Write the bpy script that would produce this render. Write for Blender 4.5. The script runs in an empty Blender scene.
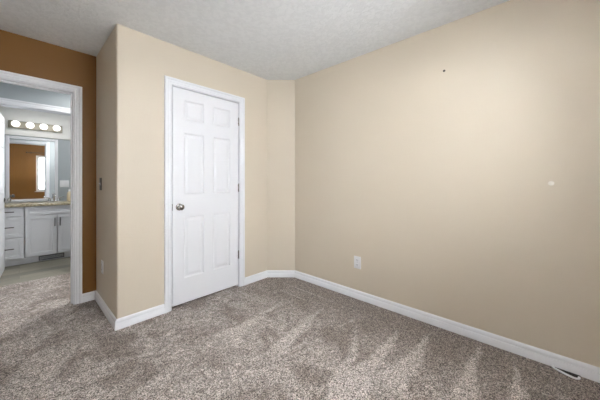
import bpy, bmesh, math
from mathutils import Vector, Matrix
PI = math.pi
SC = bpy.context.scene
COL = SC.collection

# ------------------------------------------------------------------ camera
# world: X runs along the closet wall, Y runs along the long right wall
YAW = math.atan2(.735, .678)                 # view direction turned from +Y towards +X
CAMZ = 1.176
cam_d = bpy.data.cameras.new('camera')
cam = bpy.data.objects.new('camera', cam_d); COL.objects.link(cam)
cam.location = (0, 0, CAMZ)
cam.rotation_euler = (PI/2, 0, -YAW)
cam_d.sensor_width = 36; cam_d.lens = 36*259/600
cam_d.shift_y = -18/600
cam_d.clip_start = .02
SC.camera = cam

# ------------------------------------------------------------------ light & exposure
SC.view_settings.view_transform = 'Standard'
SC.view_settings.look = 'None'
SC.view_settings.gamma = 1
SC.view_settings.use_curve_mapping = False
SC.view_settings.exposure = .98
w = bpy.data.worlds.new('sky'); SC.world = w; w.use_nodes = True
bg = w.node_tree.nodes['Background']
bg.inputs[0].default_value = (.91, .955, 1, 1); bg.inputs[1].default_value = 7.0
WX0, WX1, WZ0, WZ1 = .22, 1.85, .86, 2.08      # bedroom window behind the camera
# portal that guides daylight through the window opening
pl = bpy.data.lights.new('window_portal', 'AREA'); pl.shape = 'RECTANGLE'
pl.size = WX1-WX0; pl.size_y = WZ1-WZ0; pl.cycles.is_portal = True
po = bpy.data.objects.new('window_portal', pl); COL.objects.link(po)
po.location = ((WX0+WX1)/2, -.86, (WZ0+WZ1)/2); po.rotation_euler = (PI/2, 0, PI)
BED_FILL = 38.0  # point power inside the added bedroom fill
BOWL = 18.5  # bowl glow of the added bedroom fill
BULB = 1.3
HALL_FILL = 17.0  # added fill for the hall, source out of view
BATH_FILL = 6.5  # added fill for the bathroom, source out of view

# ------------------------------------------------------------------ dimensions
H = 2.44
XR = 2.316; XL = -.80; YB = -.70; YD = 3.28    # bedroom right, left, back, door wall
CX, CY = .527, 2.473                            # closet outer corner
DX = 2.081; DY = 2.221                          # where the diagonal wall starts / ends
CD0, CD1, CDH = .951, 1.672, 2.062              # closet door
BD0, BD1, BDH = -.42, .350, 2.035               # bedroom doorway
T0, T1 = 4.37, 4.49                             # bathroom front wall
TD0, TD1, TDH = -.19, .57, 2.04
YM = 5.93                                       # bathroom back wall
BXL, BXR = -1.0, .80

# ------------------------------------------------------------------ helpers
def new_bm(): return bmesh.new()
def box(bm, x0, x1, y0, y1, z0, z1, bev=0, seg=2):
    vs = [bm.verts.new(p) for p in ((x0,y0,z0),(x1,y0,z0),(x1,y1,z0),(x0,y1,z0),(x0,y0,z1),(x1,y0,z1),(x1,y1,z1),(x0,y1,z1))]
    fs = [bm.faces.new([vs[i] for i in f]) for f in ((3,2,1,0),(4,5,6,7),(0,1,5,4),(1,2,6,5),(2,3,7,6),(3,0,4,7))]
    if bev:
        es = list({e for f in fs for e in f.edges})
        bmesh.ops.bevel(bm, geom=es, offset=bev, segments=seg, affect='EDGES', profile=.5)
def prism(bm, pts, z0, z1):
    a = [bm.verts.new((x,y,z0)) for x,y in pts]; b = [bm.verts.new((x,y,z1)) for x,y in pts]
    n = len(pts)
    bm.faces.new(a[::-1]); bm.faces.new(b)
    for i in range(n): bm.faces.new((a[i], a[(i+1)%n], b[(i+1)%n], b[i]))
def lathe(bm, prof, origin, axis='Z', n=28):
    """prof: list of (radius, distance along the axis)"""
    o = Vector(origin)
    m = {'Z': Matrix.Identity(3), '-Y': Matrix.Rotation(PI/2,3,'X'), 'Y': Matrix.Rotation(-PI/2,3,'X'),
         'X': Matrix.Rotation(PI/2,3,'Y'), '-X': Matrix.Rotation(-PI/2,3,'Y')}[axis]
    rings = []
    for r, h in prof:
        if r < 1e-6: rings.append([bm.verts.new(o + m @ Vector((0,0,h)))])
        else: rings.append([bm.verts.new(o + m @ Vector((r*math.cos(2*PI*k/n), r*math.sin(2*PI*k/n), h))) for k in range(n)])
    for a, b in zip(rings, rings[1:]):
        for k in range(n):
            k2 = (k+1) % n
            if len(a) == 1 and len(b) == 1: continue
            if len(a) == 1: bm.faces.new((a[0], b[k], b[k2]))
            elif len(b) == 1: bm.faces.new((a[k], a[k2], b[0]))
            else: bm.faces.new((a[k], a[k2], b[k2], b[k]))
    if len(rings[0]) > 1: bm.faces.new(rings[0][::-1])
    if len(rings[-1]) > 1: bm.faces.new(rings[-1])
def ball(r, n=10):
    return [(r*math.sin(PI*i/n) if 0 < i < n else 0, -r*math.cos(PI*i/n)) for i in range(n+1)]
def tube(bm, pts, r, n=12):
    pts = [Vector(p) for p in pts]; rings = []
    ref = Vector((0,0,1))
    for i, p in enumerate(pts):
        d = (pts[min(i+1, len(pts)-1)] - pts[max(i-1, 0)]).normalized()
        u = d.cross(ref)
        if u.length < .1: u = d.cross(Vector((0,1,0)))
        u.normalize(); v = u.cross(d)
        rr = r[i] if isinstance(r, (list, tuple)) else r
        rings.append([bm.verts.new(p + rr*(math.cos(2*PI*k/n)*u + math.sin(2*PI*k/n)*v)) for k in range(n)])
    for a, b in zip(rings, rings[1:]):
        for k in range(n): bm.faces.new((a[k], a[(k+1)%n], b[(k+1)%n], b[k]))
    bm.faces.new(rings[0][::-1]); bm.faces.new(rings[-1])
def sweep_plan(bm, path, prof):
    """prof: (offset to the right of travel, z); mitred corners"""
    P = [Vector(p) for p in path]; rows = []
    for i, p in enumerate(P):
        def nrm(a, b):
            d = (b-a).normalized(); return Vector((d.y, -d.x))
        if i == 0: m = nrm(P[0], P[1])
        elif i == len(P)-1: m = nrm(P[-2], P[-1])
        else:
            a, b = nrm(P[i-1], p), nrm(p, P[i+1]); m = a + b; m = m / (m.dot(a))
        rows.append([bm.verts.new((p.x+m.x*o, p.y+m.y*o, z)) for o, z in prof])
    for a, b in zip(rows, rows[1:]):
        for k in range(len(prof)-1): bm.faces.new((a[k], b[k], b[k+1], a[k+1]))
    bm.faces.new(rows[0]); bm.faces.new(rows[-1][::-1])
CAS = [(0,0),(0,.007),(.004,.010),(.016,.010),(.020,.0125),(.036,.0115),(.044,.016),(.056,.0165),(.060,.013),(.060,0)]
def casing(bm, x0, x1, zt, y, s, z0=0.0):
    """door casing on a wall of constant y, standing proud by s (-1 towards -Y)"""
    cols = []
    for u, t in CAS:
        yy = y + s*t
        cols.append([bm.verts.new(p) for p in ((x0-u,yy,z0),(x0-u,yy,zt+u),(x1+u,yy,zt+u),(x1+u,yy,z0))])
    for a, b in zip(cols, cols[1:]):
        for k in range(3): bm.faces.new((a[k], a[k+1], b[k+1], b[k]))
    bm.faces.new([c[0] for c in cols]); bm.faces.new([c[3] for c in cols])
def panel_slab(bm, w, h, t, panels, steps):
    """slab 0..w x -t/2..t/2 x 0..h with panels (x0,x1,z0,z1) pressed in on both faces; steps=(inset, depth)"""
    xs = sorted({0, w} | {v for p in panels for v in p[:2]}); zs = sorted({0, h} | {v for p in panels for v in p[2:]})
    for s in (-1, 1):
        y = s*t/2
        V = {(x,z): bm.verts.new((x,y,z)) for x in xs for z in zs}
        for i in range(len(xs)-1):
            for j in range(len(zs)-1):
                c = [(xs[i],zs[j]),(xs[i+1],zs[j]),(xs[i+1],zs[j+1]),(xs[i],zs[j+1])]
                mx, mz = (xs[i]+xs[i+1])/2, (zs[j]+zs[j+1])/2
                pan = any(p[0] < mx < p[1] and p[2] < mz < p[3] for p in panels)
                ring = [V[k] for k in c]
                if pan:
                    for ins, dep in steps:
                        q = [(xs[i]+ins,zs[j]+ins),(xs[i+1]-ins,zs[j]+ins),(xs[i+1]-ins,zs[j+1]-ins),(xs[i]+ins,zs[j+1]-ins)]
                        r2 = [bm.verts.new((a, y - s*dep, b)) for a, b in q]
                        for k in range(4): bm.faces.new((ring[k], ring[(k+1)%4], r2[(k+1)%4], r2[k]))
                        ring = r2
                bm.faces.new(ring)
    a = [bm.verts.new(p) for p in ((0,-t/2,0),(w,-t/2,0),(w,-t/2,h),(0,-t/2,h))]
    b = [bm.verts.new(p) for p in ((0,t/2,0),(w,t/2,0),(w,t/2,h),(0,t/2,h))]
    for k in range(4): bm.faces.new((a[k], a[(k+1)%4], b[(k+1)%4], b[k]))
    bmesh.ops.remove_doubles(bm, verts=bm.verts, dist=1e-5)
def obj(name, bm, mat, parent=None, loc=(0,0,0), smooth=False):
    bmesh.ops.recalc_face_normals(bm, faces=bm.faces)
    me = bpy.data.meshes.new(name); bm.to_mesh(me); bm.free()
    me.materials.append(mat)
    if smooth:
        for p in me.polygons: p.use_smooth = True
        try: me.set_sharp_from_angle(angle=math.radians(38))
        except Exception: pass
    o = bpy.data.objects.new(name, me); COL.objects.link(o); o.location = loc
    if parent: o.parent = parent
    return o
def tag(o, label, cat, group=None, kind=None):
    o['label'] = label; o['category'] = cat
    if group: o['group'] = group
    if kind: o['kind'] = kind
    return o
def thing(name, label, cat, loc=(0,0,0), rotz=0, group=None, kind=None):
    o = bpy.data.objects.new(name, None); COL.objects.link(o); o.empty_display_size = .05
    o.location = loc; o.rotation_euler = (0,0,rotz)
    return tag(o, label, cat, group, kind)
def struct(name, bm, mat, parent=None, label=None, cat=None, loc=(0,0,0), smooth=False):
    o = obj(name, bm, mat, parent, loc, smooth)
    o['kind'] = 'structure'
    if label: o['label'] = label; o['category'] = cat
    return o

# ------------------------------------------------------------------ materials
class M:
    def __init__(s, name, col, rough=.5, metal=0, spec=.5):
        s.m = bpy.data.materials.new(name); s.m.use_nodes = True; s.t = s.m.node_tree
        s.b = s.t.nodes['Principled BSDF']
        s.b.inputs['Base Color'].default_value = (*col, 1); s.b.inputs['Roughness'].default_value = rough
        s.b.inputs['Metallic'].default_value = metal; s.b.inputs['Specular IOR Level'].default_value = spec
        s.co = s.t.nodes.new('ShaderNodeTexCoord')
    def n(s, ty, **kw):
        x = s.t.nodes.new('ShaderNode'+ty)
        for k, v in kw.items(): setattr(x, k, v)
        return x
    def l(s, a, b): s.t.links.new(a, b)
    def coord(s, scale=(1,1,1)):
        mp = s.n('Mapping'); mp.inputs['Scale'].default_value = scale
        s.l(s.co.outputs['Object'], mp.inputs[0]); return mp.outputs[0]
    def noise(s, scale, detail=2, rough=.5, sc=(1,1,1), dist=0):
        x = s.n('TexNoise'); x.inputs['Scale'].default_value = scale; x.inputs['Detail'].default_value = detail
        x.inputs['Roughness'].default_value = rough; x.inputs['Distortion'].default_value = dist
        s.l(s.coord(sc), x.inputs['Vector']); return x.outputs[0]
    def ramp(s, fac, stops):
        r = s.n('ValToRGB'); e = r.color_ramp.elements
        while len(e) < len(stops): e.new(.5)
        for i, (p, c) in enumerate(stops): e[i].position = p; e[i].color = (*c, 1)
        s.l(fac, r.inputs[0]); return r.outputs[0]
    def mix(s, fac, a, b, mode='MIX'):
        x = s.n('Mix', data_type='RGBA', blend_type=mode)
        for v, i in ((fac, 0), (a, 6), (b, 7)):
            if isinstance(v, (int, float)): x.inputs[i].default_value = v
            elif isinstance(v, tuple): x.inputs[i].default_value = (*v, 1)
            else: s.l(v, x.inputs[i])
        return x.outputs[2]
    def math(s, op, a, b=0.0, c=0.0, clamp=False):
        x = s.n('Math', operation=op, use_clamp=clamp)
        for i, v in enumerate((a, b, c)):
            if isinstance(v, (int, float)): x.inputs[i].default_value = v
            else: s.l(v, x.inputs[i])
        return x.outputs[0]
    def bump(s, h, dist, strength=1.0, prev=None):
        x = s.n('Bump'); x.inputs['Distance'].default_value = dist; x.inputs['Strength'].default_value = strength
        s.l(h, x.inputs['Height'])
        if prev is not None: s.l(prev, x.inputs['Normal'])
        s.l(x.outputs[0], s.b.inputs['Normal']); return x.outputs[0]
def paint(name, col, rough=.55, spec=.35, bump=.0006):
    m = M(name, col, rough, 0, spec)
    c2 = tuple(v*.96 for v in col)
    m.l(m.mix(m.noise(2.2, 3), col, c2), m.b.inputs['Base Color'])
    m.bump(m.noise(170, 3, .5), bump); return m.m
BEIGE = paint('beige_wall_paint', (.640,.570,.468), .48, .4)
BROWN = paint('brown_wall_paint', (.215,.097,.019), .5, .4)
GREY = paint('blue_grey_wall_paint', (.40,.44,.465), .35, .5)
WHITEP = paint('white_wall_paint', (.80,.80,.78), .5, .4)
def trimwhite():
    m = M('white_trim_paint', (.775,.79,.83), .38, 0, .5)
    m.l(m.mix(m.noise(5, 2), (.775,.79,.83), (.765,.78,.82)), m.b.inputs['Base Color']); return m.m
TRIM = trimwhite()
def ceilmat():
    m = M('knockdown_ceiling_texture', (.60,.615,.635), .8, 0, .2)
    n1 = m.ramp(m.noise(26, 4, .6, dist=.6), [(.42,(0,0,0)),(.58,(1,1,1))])
    nb = m.bump(n1, .0016, .9)
    m.bump(m.noise(140, 3), .0006, 1, nb)
    m.l(m.mix(n1, (.745,.765,.785), (.79,.81,.83)), m.b.inputs['Base Color'])
    return m.m
CEIL = ceilmat()
def carpetmat():
    m = M('plush_carpet', (.3,.27,.24), .95, 0, .1)
    sep = m.n('SeparateXYZ'); m.l(m.co.outputs['Object'], sep.inputs[0])
    warp = m.math('MULTIPLY', m.math('SUBTRACT', m.noise(3.0, 3), .5), .16)
    warp2 = m.math('MULTIPLY', m.math('SUBTRACT', m.noise(28.0, 4, .7), .5), .06)
    X = sep.outputs[0]; Y = m.math('ADD', m.math('ADD', sep.outputs[1], warp), warp2)
    # vacuum strokes brushed away from the long wall: tip x, tip y, slope, half width per metre, reach
    tot = None
    for tx, ty, sl, wd, reach in WEDGES:
        run = m.math('SUBTRACT', tx, X)
        cen = m.math('MULTIPLY_ADD', run, sl, ty)
        off = m.math('ABSOLUTE', m.math('SUBTRACT', Y, cen))
        half = m.math('MULTIPLY_ADD', m.math('MAXIMUM', run, 0.0), wd, .012)
        edge = m.math('DIVIDE', m.math('SUBTRACT', half, off), .035, clamp=True)
        a = m.math('DIVIDE', run, .10, clamp=True)
        b = m.math('DIVIDE', m.math('SUBTRACT', reach, run), .30, clamp=True)
        k = m.math('MULTIPLY', edge, m.math('MULTIPLY', a, b))
        tot = k if tot is None else m.math('MAXIMUM', tot, k)
    for lx, y0, y1, hw_ in LINES:
        off = m.math('ABSOLUTE', m.math('SUBTRACT', m.math('ADD', X, m.math('MULTIPLY', warp2, .6)), lx))
        e = m.math('DIVIDE', m.math('SUBTRACT', hw_, off), .012, clamp=True)
        a = m.math('DIVIDE', m.math('SUBTRACT', y1, Y), .05, clamp=True); b = m.math('DIVIDE', m.math('SUBTRACT', Y, y0), .15, clamp=True)
        tot = m.math('MAXIMUM', tot, m.math('MULTIPLY', m.math('MULTIPLY', e, .7), m.math('MULTIPLY', a, b)))
    big = m.ramp(m.noise(3.4, 6, .62, (1,1,1), .5), [(.40,(0,0,0)),(.53,(1,1,1))])
    # the open floor away from the long wall is trodden into light and dark patches
    open_ = m.math('MULTIPLY', big, m.math('DIVIDE', m.math('SUBTRACT', 2.12, m.math('ADD', X, warp)), .7, clamp=True))
    clump = m.ramp(m.noise(22, 5, .7), [(.36,(.25,.25,.25)),(.62,(1.25,1.25,1.25))])
    open_ = m.math('MULTIPLY', m.math('MULTIPLY', open_, .72), clump)
    streak = m.math('MULTIPLY', tot, m.math('MULTIPLY_ADD', clump, .22, .72))
    nap = m.math('MAXIMUM', streak, open_, clamp=True)
    base = m.mix(nap, (.222,.190,.170), (.455,.415,.392))
    vo = m.n('TexVoronoi'); vo.inputs['Scale'].default_value = 250; m.l(m.coord(), vo.inputs['Vector'])
    vs = m.n('SeparateXYZ'); m.l(vo.outputs['Color'], vs.inputs[0])
    tuft = m.noise(130, 4, .8)
    speck = m.math('ADD', m.math('MULTIPLY', vs.outputs[0], .5), m.math('MULTIPLY', tuft, .5))
    tuft2 = m.ramp(speck, [(.27,(.16,.15,.145)),(.49,(.88,.88,.88)),(.70,(2.15,2.15,2.17))])
    mid = m.ramp(m.noise(24, 4, .7), [(.38,(.84,.83,.82)),(.62,(1.12,1.12,1.12))])
    m.l(m.mix(1.0, m.mix(1.0, base, tuft2, 'MULTIPLY'), mid, 'MULTIPLY'), m.b.inputs['Base Color'])
    nb = m.bump(speck, .005, .6)
    m.bump(m.noise(30, 4, .6), .012, .6, nb)
    m.b.inputs['Sheen Weight'].default_value = .15
    return m.m
WEDGES = [(1.93,1.09,-.36,.085,1.3), (2.12,1.17,-.05,.035,.5), (2.10,.835,-.08,.13,1.2), (2.20,.615,.02,.13,1.0),
          (2.29,.325,-.02,.10,.9), (2.24,.09,.02,.09,.7), (1.98,1.50,-.20,.11,1.0), (1.80,1.90,-.25,.14,1.0)]
LINES = [(2.09,1.38,2.19,.012), (1.606,1.85,2.42,.022), (1.93,1.70,2.10,.016)]
CARPET = carpetmat()
def vinyl():
    m = M('wood_look_vinyl', (.3,.28,.2), .4, 0, .5)
    br = m.n('TexBrick'); br.offset = .37; br.squash = 1
    for k, v in (('Scale',1.0),('Mortar Size',.0025),('Brick Width',1.2),('Row Height',.15),('Bias',0.0)): br.inputs[k].default_value = v
    br.inputs['Color1'].default_value = (.17,.165,.135,1); br.inputs['Color2'].default_value = (.29,.27,.21,1)
    br.inputs['Mortar'].default_value = (.16,.15,.12,1)
    m.l(m.coord((1,1,1)), br.inputs['Vector'])
    g = m.ramp(m.noise(6, 5, .65, (1.2,14,1)), [(.35,(.72,.72,.72)),(.65,(1.12,1.12,1.12))])
    m.l(m.mix(1.0, br.outputs['Color'], g, 'MULTIPLY'), m.b.inputs['Base Color']); return m.m
VINYL = vinyl()
def granite():
    m = M('speckled_stone', (.4,.35,.25), .25, 0, .5)
    m.l(m.ramp(m.noise(45, 6, .8), [(.34,(.05,.045,.035)),(.47,(.36,.30,.19)),(.60,(.62,.56,.42)),(.7,(.30,.25,.17))]), m.b.inputs['Base Color'])
    return m.m
STONE = granite()
def simple(name, col, rough, metal=0, bump=0, bscale=80):
    m = M(name, col, rough, metal)
    m.l(m.mix(m.noise(12, 2), col, tuple(v*.95 for v in col)), m.b.inputs['Base Color'])
    if bump: m.bump(m.noise(bscale, 2), bump)
    return m.m
CAB = simple('white_cabinet_lacquer', (.76,.765,.79), .35)
NICKEL = simple('satin_nickel', (.36,.345,.33), .16, 1)
CHROME = simple('polished_chrome', (.80,.80,.80), .10, 1)
BRUSHED = simple('brushed_nickel', (.36,.34,.28), .55, .5)
DARKM = simple('dark_bronze_metal', (.10,.09,.085), .38, 1)
BLACK = simple('dark_gap', (.02,.018,.016), .9)
PLASTIC = simple('white_plastic', (.80,.81,.83), .35)
CREAM = simple('cream_ceramic', (.74,.64,.47), .3)
GRATE = simple('grey_grate_metal', (.20,.20,.21), .5, .6)
SPACKLE = simple('white_filler', (.80,.76,.70), .6)
def mirror():
    m = M('silvered_glass', (.93,.95,.95), .0, 1)
    m.l(m.mix(m.noise(3, 1), (.93,.95,.95), (.92,.94,.945)), m.b.inputs['Base Color']); return m.m
MIRROR = mirror()
def glow(name, col, strength):
    m = M(name, (.9,.9,.88), .4)
    m.b.inputs['Emission Color'].default_value = (*col, 1); m.b.inputs['Emission Strength'].default_value = strength
    return m.m
BULBM = glow('lit_globe_bulb', (1,.97,.92), BULB)
FILL_DOME = glow('fill_frosted_dome', (1,.97,.92), 4)  # glow of the added hall and bathroom fills
FILL_BOWLM = glow('fill_frosted_bowl', (1,.99,.98), BOWL)  # glow of the added bedroom fill
def pane():
    m = bpy.data.materials.new('window_glass'); m.use_nodes = True; t = m.node_tree; t.nodes.clear()
    o = t.nodes.new('ShaderNodeOutputMaterial'); a = t.nodes.new('ShaderNodeBsdfTransparent'); g = t.nodes.new('ShaderNodeBsdfGlossy')
    g.inputs['Roughness'].default_value = .02
    f = t.nodes.new('ShaderNodeFresnel'); f.inputs[0].default_value = 1.45; x = t.nodes.new('ShaderNodeMixShader')
    t.links.new(f.outputs[0], x.inputs[0]); t.links.new(a.outputs[0], x.inputs[1]); t.links.new(g.outputs[0], x.inputs[2]); t.links.new(x.outputs[0], o.inputs[0])
    return m
GLASS = pane()

# ------------------------------------------------------------------ the room shell
bm = new_bm(); box(bm, XL-.1, XR+.1, YB-.15, 4.455, -.05, 0); struct('floor', bm, CARPET, label='grey-brown plush carpet with vacuum strokes across bedroom and hall', cat='carpet')
bm = new_bm(); box(bm, BXL-.1, BXR+.1, 4.455, YM+.1, -.05, -.004); struct('floor_bathroom', bm, VINYL)
bm = new_bm(); box(bm, -1.6, XR+.1, YB-.15, YM+.1, H, H+.05); struct('ceiling', bm, CEIL)

bm = new_bm(); box(bm, XR, XR+.1, YB, YD+.0, 0, H); struct('wall_right', bm, BEIGE)
bm = new_bm(); box(bm, XL-.1, XL, YB, YD, 0, H); struct('wall_left', bm, BEIGE)
bm = new_bm()
box(bm, XL-.1, WX0, YB-.14, YB, 0, H); box(bm, WX1, XR+.1, YB-.14, YB, 0, H)
box(bm, WX0, WX1, YB-.14, YB, 0, WZ0); box(bm, WX0, WX1, YB-.14, YB, WZ1, H)
struct('wall_back', bm, BROWN)
# door wall: brown towards the bedroom, blue-grey towards the hall
bm = new_bm()
box(bm, XL-.1, BD0-.018, YD, YD+.06, 0, H); box(bm, BD1+.018, XR+.1, YD, YD+.06, 0, H); box(bm, BD0-.018, BD1+.018, YD, YD+.06, BDH+.018, H)
struct('wall_door', bm, BROWN)
bm = new_bm()
box(bm, -1.6, BD0-.018, YD+.06, YD+.12, 0, H); box(bm, BD1+.018, XR+.1, YD+.06, YD+.12, 0, H); box(bm, BD0-.018, BD1+.018, YD+.06, YD+.12, BDH+.018, H)
struct('wall_hall_south', bm, GREY)
# closet: L-shaped wall with a rounded outer corner, a door opening, then the diagonal corner
bm = new_bm()
R = .014
arc = [(CX+R-R*math.cos(a), CY+R-R*math.sin(a)) for a in [i*PI/2/6 for i in range(7)]]
prism(bm, [(CX,YD)] + arc + [(CD0-.018,CY),(CD0-.018,CY+.1),(CX+.1,CY+.1),(CX+.1,YD)], 0, H)
box(bm, CD0-.018, CD1+.018, CY, CY+.1, CDH+.018, H)
prism(bm, [(CD1+.018,CY),(DX,CY),(XR,DY),(XR,CY+.1),(CD1+.018,CY+.1)], 0, H)
struct('wall_closet', bm, BEIGE, smooth=True)
# hall and bathroom
bm = new_bm(); box(bm, -1.6, TD0-.018, T0, T1, 0, H); box(bm, TD1+.018, XR+.1, T0, T1, 0, H); box(bm, TD0-.018, TD1+.018, T0, T1, TDH+.018, H); struct('wall_hall_north', bm, GREY)
bm = new_bm(); box(bm, -1.6, -1.5, YD+.12, T0, 0, H); struct('wall_hall_west', bm, GREY)
bm = new_bm(); box(bm, -1.5, XL-.1, YD+.12, 4.37, -.05, 0); struct('floor_hall', bm, CARPET)
bm = new_bm(); box(bm, XR, XR+.1, YD+.12, T0, 0, H); struct('wall_hall_east', bm, GREY)
bm = new_bm(); box(bm, BXL-.1, BXL, T1, YM, 0, H); struct('wall_bathroom_left', bm, GREY)
bm = new_bm(); box(bm, BXR, BXR+.1, T1, YM, 0, H); struct('wall_bathroom_right', bm, GREY)
bm = new_bm(); box(bm, BXL-.1, BXR+.1, YM, YM+.1, 0, H); struct('wall_bathroom_back', bm, GREY)
bm = new_bm(); box(bm, BXL, BXR, YM-.03, YM, 1.895, H, .003); struct('trim_soffit', bm, WHITEP)

# ------------------------------------------------------------------ baseboards
BP = [(0,0),(.0145,0),(.0150,.046),(.012,.050),(.0075,.0505),(.0075,.053),(.0125,.0545),(.012,.070),(.007,.080),(0,.084)]
bm = new_bm(); sweep_plan(bm, [(CD0-.065,CY),(CX,CY),(CX,YD),(BD1+.065,YD)][::-1], BP); struct('baseboard_closet', bm, TRIM, smooth=True)
bm = new_bm(); sweep_plan(bm, [(CD1+.065,CY),(DX,CY),(XR,DY),(XR,YB),(XL,YB),(XL,YD),(BD0-.065,YD)], BP); struct('baseboard_right', bm, TRIM, smooth=True)
bm = new_bm(); sweep_plan(bm, [(-1.5,T0),(TD0-.065,T0)], BP); struct('baseboard_hall_west', bm, TRIM, smooth=True)
bm = new_bm(); sweep_plan(bm, [(TD1+.065,T0),(XR,T0)], BP); struct('baseboard_hall_east', bm, TRIM, smooth=True)

# ------------------------------------------------------------------ doorways: jamb, stop, casing
def doorway(n, x0, x1, zt, ya, yb, stop, sides, z0=0):
    bm = new_bm()
    box(bm, x0-.018, x0, ya, yb, z0, zt+.018); box(bm, x1, x1+.018, ya, yb, z0, zt+.018); box(bm, x0, x1, ya, yb, zt, zt+.018)
    box(bm, x0, x0+.011, *stop, z0, zt); box(bm, x1-.011, x1, *stop, z0, zt); box(bm, x0+.011, x1-.011, *stop, zt-.011, zt)
    if -1 in sides: casing(bm, x0-.006, x1+.006, zt+.006, ya, -1, z0)
    if 1 in sides: casing(bm, x0-.006, x1+.006, zt+.006, yb, 1, z0)
    return struct('trim_%d' % n, bm, TRIM)
doorway(1, CD0-.003, CD1+.003, CDH+.003, CY, CY+.1, (CY+.045,CY+.08), (-1,))
bd = doorway(2, BD0, BD1, BDH, YD, YD+.12, (YD+.040,YD+.075), (-1,1))
doorway(3, TD0, TD1, TDH, T0, T1, (T0+.045,T0+.08), (-1,1))
bm = new_bm(); box(bm, BD1-.0015, BD1+.001, YD+.006, YD+.036, .91, .97, .0005)
so = obj('strike_plate', bm, NICKEL, bd); so['label'] = 'dark strike plate'

# ------------------------------------------------------------------ panel doors
def six(w, h):
    c = w/2; st, mu = .105, .050
    xa, xb = (st, c-mu), (c+mu, w-st)
    zz = [(.235,.820),(1.03,1.615),(1.735,1.93)]
    return [(*x, *z) for x in (xa, xb) for z in zz]
STEPS = [(.010,.0070),(.018,.0085),(.040,.0035),(.043,.0030)]
def knob(parent, x, y, z, s):
    """round knob whose rose sits at y and which sticks out along s*Y"""
    bm = new_bm(); lathe(bm, [(0,0),(.032,0),(.032,.004),(.028,.008),(.014,.010),(.011,.022),(.013,.030),(.024,.036),(.0275,.046),(.026,.056),(.018,.063),(0,.065)], (x,y,z), '-Y' if s < 0 else 'Y')
    return obj('door_knob', bm, NICKEL, parent, smooth=True)
def hinge(parent, x, y, z):
    bm = new_bm(); lathe(bm, [(0,-.048),(.004,-.046),(.0062,-.043),(.0062,-.015),(.0055,-.0145),(.0062,-.014),(.0062,.014),(.0055,.0145),(.0062,.015),(.0062,.043),(.004,.046),(0,.048)], (x,y,z), n=14)
    box(bm, x-.010, x+.010, y+.004, y+.0075, z-.043, z+.043)
    o = obj('hinge', bm, NICKEL, parent, smooth=True); return o
bm = new_bm(); W = CD1-CD0-.010; panel_slab(bm, W, CDH-.032, .035, six(W, 2.03), STEPS)
d1 = struct('door_1', bm, TRIM, label='closed white six-panel closet door in the beige wall', cat='door', loc=(CD0+.005, CY+.024, .027))
knob(d1, .062, -.0175, .915, -1)
bm = new_bm(); box(bm, -.0022, .001, -.0185, .0, .885, .945); obj('latch', bm, NICKEL, d1)
for z in (.335, 1.085, 1.825): hinge(d1, W+.002, -.0215, z)
# bathroom door standing open into the bathroom
bm = new_bm(); W = .745; panel_slab(bm, W, 2.01, .035, six(W, 2.01), STEPS)
ang = math.atan2(.755, .045)
d2 = struct('door_2', bm, TRIM, label='white panel bathroom door standing open at the left edge', cat='door', loc=(-.194, 4.492, .012))
d2.rotation_euler = (0,0,ang)
knob(d2, W-.062, -.0175, .925, -1); knob(d2, W-.062, .0175, .925, 1)

# ------------------------------------------------------------------ window behind the camera (seen in the mirror)
bm = new_bm()
def ring(bm, x0, x1, z0, z1, y0, y1, w, b=.003):
    box(bm, x0, x0+w, y0, y1, z0, z1, b); box(bm, x1-w, x1, y0, y1, z0, z1, b)
    box(bm, x0+w, x1-w, y0, y1, z0, z0+w, b); box(bm, x0+w, x1-w, y0, y1, z1-w, z1, b)
ring(bm, WX0, WX1, WZ0, WZ1, YB-.12, YB-.06, .04)
wn = struct('window_1', bm, PLASTIC, label='white-framed bedroom window reflected in the bathroom mirror', cat='window')
mid = (WX0+WX1)/2
bm = new_bm(); ring(bm, WX0+.04, mid+.02, WZ0+.04, WZ1-.04, YB-.10, YB-.08, .035); obj('sash', bm, PLASTIC, wn)
bm = new_bm(); ring(bm, mid-.02, WX1-.04, WZ0+.04, WZ1-.04, YB-.118, YB-.10, .035); obj('sash', bm, PLASTIC, wn)
bm = new_bm(); box(bm, WX0+.075, mid-.015, YB-.092, YB-.088, WZ0+.075, WZ1-.075); obj('pane', bm, GLASS, wn)
bm = new_bm(); box(bm, mid+.015, WX1-.075, YB-.111, YB-.107, WZ0+.075, WZ1-.075); obj('pane', bm, GLASS, wn)
bm = new_bm(); box(bm, WX0-.03, WX1+.03, YB-.06, YB+.03, WZ0-.02, WZ0, .003); obj('window_sill', bm, TRIM, wn)

rod = thing('curtain_rod', 'dark curtain rod above the bedroom window, seen in the mirror', 'curtain rod', (mid, YB, 2.16))
L = (WX1-WX0)/2 + .20
bm = new_bm(); tube(bm, [(-L,.07,0),(L,.07,0)], .010); lathe(bm, ball(.022), (-L-.015,.07,0)); lathe(bm, ball(.022), (L+.015,.07,0)); obj('rod', bm, DARKM, rod, smooth=True)
for s in (-1, 1):
    bm = new_bm(); box(bm, s*(L-.08)-.012, s*(L-.08)+.012, 0, .008, -.035, .025, .002); tube(bm, [(s*(L-.08),.004,-.012),(s*(L-.08),.07,-.012)], .005); obj('bracket', bm, DARKM, rod, smooth=True)

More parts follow.
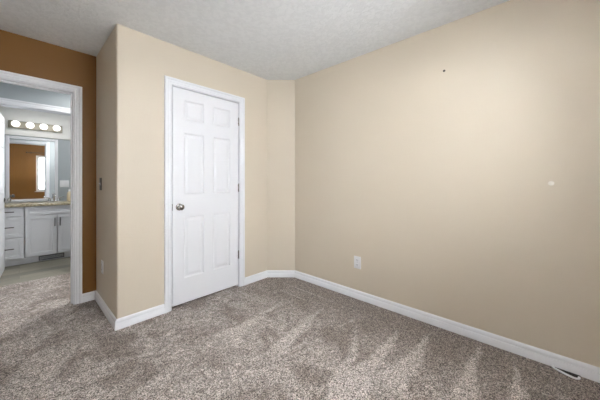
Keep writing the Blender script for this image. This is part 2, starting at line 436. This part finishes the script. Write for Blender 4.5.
# ------------------------------------------------------------------ lamps; the ceiling fills are added out of view
cl = thing('added_ceiling_fill', 'added fill light, an unseen frosted bowl on a short stem in the bedroom', 'fill light', (.70,.42,H))  # invented fitting out of frame, brightens ceiling and walls
bm = new_bm(); lathe(bm, [(0,0),(.07,0),(.07,-.012),(.055,-.025),(.010,-.03),(.008,-.18),(0,-.18)], (0,0,0), n=32); obj('stem', bm, NICKEL, cl, smooth=True)
bm = new_bm(); lathe(bm, [(.20,-.085),(.196,-.113),(.175,-.142),(.13,-.166),(.07,-.178),(0,-.182),(0,-.176),(.07,-.172),(.13,-.159),(.170,-.137),(.190,-.111),(.194,-.085)], (0,0,0), n=40); obj('fill_shade', bm, FILL_BOWLM, cl, smooth=True)
pt = bpy.data.lights.new('fill_source', 'POINT'); pt.energy = BED_FILL; pt.color = (1,.99,.98); pt.shadow_soft_size = .04
p_ = bpy.data.objects.new('fill_source', pt); COL.objects.link(p_); p_.location = (.06,0,-.115); p_.parent = cl
def area(name, loc, size, power, col, parent=None):
    l = bpy.data.lights.new(name, 'AREA'); l.shape = 'DISK'; l.size = size; l.energy = power; l.color = col; l.spread = PI
    o = bpy.data.objects.new(name, l); COL.objects.link(o); o.location = loc
    if parent: o.parent = parent
    return o
hl = thing('added_ceiling_fill', 'added fill light, an unseen round flush fitting in the hall', 'fill light', (.95,3.88,H))  # invented fitting, unseen, added to brighten the hall
bm = new_bm(); lathe(bm, [(0,0),(.12,0),(.12,-.02),(.11,-.03),(0,-.03)], (0,0,0), n=32); obj('base', bm, NICKEL, hl, smooth=True)
bm = new_bm(); lathe(bm, [(.11,-.03),(.10,-.055),(.06,-.075),(0,-.082)], (0,0,0), n=32); obj('fill_shade', bm, FILL_DOME, hl, smooth=True)
area('fill_source', (0,0,-.088), .2, HALL_FILL, (1,.97,.93), hl)
bl = thing('added_ceiling_fill', 'added fill light, an unseen round flush fitting in the bathroom', 'fill light', (.50,4.8,H))  # invented fitting above the door head, added to light the cabinets
bm = new_bm(); lathe(bm, [(0,0),(.12,0),(.12,-.02),(.11,-.03),(0,-.03)], (0,0,0), n=32); obj('base', bm, NICKEL, bl, smooth=True)
bm = new_bm(); lathe(bm, [(.11,-.03),(.10,-.055),(.06,-.075),(0,-.082)], (0,0,0), n=32); obj('fill_shade', bm, FILL_DOME, bl, smooth=True)
area('fill_source', (0,0,-.088), .2, BATH_FILL, (1,.98,.95), bl)

LX0, LX1, LZ, LY = -.112, .492, 2.055, YM-.03
vl = thing('vanity_light', 'brushed metal bar light with four lit globe bulbs above the mirror', 'wall light', ((LX0+LX1)/2, LY, LZ))
hw = (LX1-LX0)/2
bm = new_bm(); box(bm, -hw, hw, -.028, 0, -.057, .057, .006, 3); obj('backplate', bm, BRUSHED, vl, smooth=True)
for k in range(4):
    x = -hw + (k+.5)*2*hw/4
    bm = new_bm(); lathe(bm, [(0,0),(.026,0),(.026,.010),(.018,.022),(.016,.034)], (x,-.028,0), '-Y', 20); obj('socket', bm, NICKEL, vl, smooth=True)
    bm = new_bm(); lathe(bm, ball(.046, 14), (x,-.102,0), '-Y', 24); obj('bulb', bm, BULBM, vl, smooth=True)

MTX, MTZ = 0, -.0125   # the glass hangs a touch out of square in its frame
# ------------------------------------------------------------------ bathroom mirror
MX0, MX1, MZ0, MZ1 = -.143, .440, .866, 1.882
mi = thing('wall_mirror', 'white-framed mirror above the sink reflecting the bedroom', 'mirror', ((MX0+MX1)/2, YM, MZ0))
a = (MX1-MX0)/2; hh = MZ1-MZ0
bm = new_bm(); ring(bm, -a, a, 0, hh, -.028, 0, .042, .004); obj('frame', bm, TRIM, mi, smooth=True)
bm = new_bm(); box(bm, -a+.030, a-.030, -.016, -.013, .030, hh-.030); mg = obj('mirror_glass', bm, MIRROR, mi); mg.rotation_euler = (MTX, 0, MTZ)

# ------------------------------------------------------------------ vanity
VX0, VX1, VF = -.245, .735, 5.375
va = thing('vanity_cabinet', 'white shaker vanity cabinet with drawers and doors', 'cabinet', (VX0, VF, 0))
Wv = VX1-VX0; D = YM-VF-.004
bm = new_bm(); box(bm, 0, Wv, .075, D, .092, .822); box(bm, 0, .016, .0185, .075, .092, .822); box(bm, Wv-.016, Wv, .0185, .075, .092, .822); box(bm, .016, Wv-.016, .0185, .075, .092, .096); box(bm, 0, Wv, .06, D, 0, .092); obj('body', bm, CAB, va)
S2 = [(.002,.009)]
def front(name, x0, x1, z0, z1, bd=.05):
    bm = new_bm(); w_, h_ = x1-x0, z1-z0
    panel_slab(bm, w_, h_, .018, [(bd, w_-bd, min(bd,h_*.28), h_-min(bd,h_*.28))], S2)
    return obj(name, bm, CAB, va, (x0, .009, z0))
def pull(par, x, z, vert, L=.095):
    bm = new_bm()
    if vert:
        tube(bm, [(x,-.036,z-L/2),(x,-.036,z+L/2)], .0062, 10)
        for s in (-1,1): tube(bm, [(x,-.009,z+s*L*.36),(x,-.036,z+s*L*.36)], .004, 8)
    else:
        tube(bm, [(x-L/2,-.036,z),(x+L/2,-.036,z)], .0062, 10)
        for s in (-1,1): tube(bm, [(x+s*L*.36,-.009,z),(x+s*L*.36,-.036,z)], .004, 8)
    o = obj('handle', bm, DARKM, par, smooth=True); return o
sx = .051 - VX0
for z0, z1 in ((.699,.818),(.403,.688),(.100,.391)):
    d = front('drawer', .004, sx-.006, z0, z1, .045); pull(d, (sx-.007)/2, (z1-z0)/2, False)
front('false_front', sx+.006, Wv-.004, .699, .818, .045)
xm = .392 - VX0
d = front('cabinet_door', sx+.006, xm-.005, .100, .688); pull(d, xm-sx-.005-.028, .478, True, .125)
d = front('cabinet_door', xm+.005, Wv-.004, .100, .688); pull(d, .026, .478, True, .125)
# air grille in the toe kick
gr = thing('toe_kick_grille', 'grey air grille set in the toe kick of the white vanity', 'vent', (.335, VF+.058, .046))
bm = new_bm(); ring(bm, -.14, .14, -.034, .034, -.006, 0, .010, .001); obj('frame', bm, GRATE, gr)
bm = new_bm()
for k in range(6): box(bm, -.131, .131, -.004, -.001, -.024+k*.0088, -.020+k*.0088)
obj('louver', bm, GRATE, gr)

ct = thing('countertop', 'speckled tan stone countertop on the white vanity', 'countertop', (VX0, VF, .824))
bm = new_bm(); box(bm, -.012, Wv+.012, -.028, D, 0, .036, .005, 3); obj('slab', bm, STONE, ct, smooth=True)

ZC = .860
fa = thing('faucet', 'chrome two-handle faucet on the stone countertop below the mirror', 'faucet', (.385, 5.80, ZC))
bm = new_bm(); box(bm, -.08, .08, -.024, .024, 0, .012, .005, 3); obj('base', bm, CHROME, fa, smooth=True)
bm = new_bm(); tube(bm, [(0,0,.01),(0,0,.07),(0,-.012,.105),(0,-.04,.125),(0,-.08,.122),(0,-.105,.10),(0,-.11,.085)], [.014,.013,.0125,.012,.012,.011,.011], 14); obj('spout', bm, CHROME, fa, smooth=True)
for s in (-1, 1):
    bm = new_bm(); lathe(bm, [(0,.010),(.020,.010),(.017,.035),(.013,.05),(.016,.058),(0,.064)], (s*.055,0,0), n=18)
    tube(bm, [(s*.055,0,.056),(s*.085,-.004,.066),(s*.118,-.010,.074)], [.008,.007,.006], 10); obj('handle', bm, CHROME, fa, smooth=True)
sb = thing('lotion_bottle', 'cream bottle standing on the countertop right of the faucet', 'bottle', (.568, 5.76, ZC))
bm = new_bm(); lathe(bm, [(0,0),(.030,0),(.033,.006),(.034,.09),(.031,.125),(.022,.148),(.013,.156),(.013,.162)], (0,0,0)); obj('body', bm, CREAM, sb, smooth=True)
bm = new_bm(); lathe(bm, [(.016,.160),(.016,.186),(.012,.192),(0,.193)], (0,0,0)); obj('cap', bm, PLASTIC, sb, smooth=True)

# ------------------------------------------------------------------ outlets and switches (built facing -Y at the origin)
def plate(name, label, cat, loc, rz, kind, pm=PLASTIC, w=.074, h=.118):
    t = thing(name, label, cat, loc, rz)
    bm = new_bm(); box(bm, -w/2, w/2, -.006, 0, -h/2, h/2, .0025, 3); obj('plate', bm, pm, t, smooth=True)
    if kind == 'outlet':
        for s in (-1, 1):
            bm = new_bm(); box(bm, -.0165, .0165, -.0085, -.005, s*.0235-.0135, s*.0235+.0135, .0015); so_ = obj('socket', bm, pm, t)
            bm = new_bm(); box(bm, -.009, -.006, -.0092, -.0083, s*.0235-.002, s*.0235+.007); box(bm, .006, .009, -.0092, -.0083, s*.0235-.002, s*.0235+.007)
            box(bm, -.002, .002, -.0092, -.0083, s*.0235-.010, s*.0235-.006); o = obj('slot', bm, BLACK, so_); 
        bm = new_bm(); lathe(bm, [(0,0),(.003,0),(.0025,.0012),(0,.0014)], (0,-.006,0), '-Y', 12); obj('screw', bm, NICKEL, t)
    elif kind == 'switch':
        bm = new_bm(); box(bm, -.006, .006, -.0075, -.005, -.013, .013, .001); obj('toggle_surround', bm, PLASTIC, t)
        bm = new_bm(); box(bm, -.004, .004, -.018, -.006, .000, .009, .0015); o = obj('toggle', bm, PLASTIC, t); o['label'] = 'white toggle'
        for s in (-1,1):
            bm = new_bm(); lathe(bm, [(0,0),(.003,0),(.0025,.0012),(0,.0014)], (0,-.006,s*.030), '-Y', 12); obj('screw', bm, NICKEL, t)
    else:
        for k in (-1, 1):
            bm = new_bm(); box(bm, k*.023-.0165, k*.023+.0165, -.009, -.005, -.033, .033, .0015); obj('rocker', bm, pm, t)
    return t
plate('electrical_outlet', 'white electrical outlet low on the long beige right wall', 'outlet', (XR, 1.346, .365), -PI/2+0, 'outlet', w=.078, h=.124)
plate('electrical_outlet', 'white electrical outlet low on the narrow shaded side of the closet', 'outlet', (CX, 2.99, .385), -PI/2, 'outlet')
plate('light_switch', 'dark metal light switch plate on the narrow side of the closet', 'light switch', (CX, 3.06, 1.157), -PI/2, 'switch', DARKM)
plate('light_switch', 'wide white double switch plate on the bathroom wall right of the mirror', 'light switch', (.522, YM, 1.145), 0, 'double', w=.116, h=.118)

# ------------------------------------------------------------------ small things on the long wall
nl = thing('wall_anchor', 'small dark screw anchor left high in the beige wall', 'wall anchor', (XR, .560, 2.069))
bm = new_bm(); lathe(bm, [(0,0),(.0085,0),(.0095,.0025),(.006,.004),(.0045,.004)], (0,0,0), '-X', 16); obj('flange', bm, DARKM, nl, smooth=True)
bm = new_bm(); lathe(bm, [(0,.002),(.0042,.002),(.0045,.009),(.003,.012),(0,.012)], (0,0,0), '-X', 12); obj('screw', bm, DARKM, nl, smooth=True)
bm = new_bm(); lathe(bm, [(.0145,0),(.0135,.0022),(.009,.0042),(0,.005)], (0,0,0), '-X', 20)
tag(obj('wall_bumper', bm, SPACKLE, None, (XR,-.058,1.168), True), 'small round pale bumper on the beige wall at right', 'wall bumper')

# ------------------------------------------------------------------ floor register half under the baseboard
rg = thing('floor_register', 'white rounded floor register in the carpet against the baseboard', 'floor vent', (XR-.0145, -.125, 0))
bm = new_bm()
path = [(.002,.060,.007),(-.012,.060,.008),(-.022,.056,.009),(-.029,.048,.009),(-.050,.007,.009),(-.060,-.022,.009),(-.062,-.036,.009),(-.056,-.046,.009),(-.044,-.051,.008),(-.030,-.052,.007)]
tube(bm, path, .0058, 12); obj('frame', bm, PLASTIC, rg, smooth=True)
bm = new_bm(); prism(bm, [(-.0005,.058),(-.0005,-.060),(-.030,-.052),(-.044,-.050),(-.056,-.045),(-.061,-.036),(-.059,-.022),(-.049,.007),(-.028,.048),(-.020,.056)], .0005, .004); obj('vent_opening', bm, BLACK, rg)
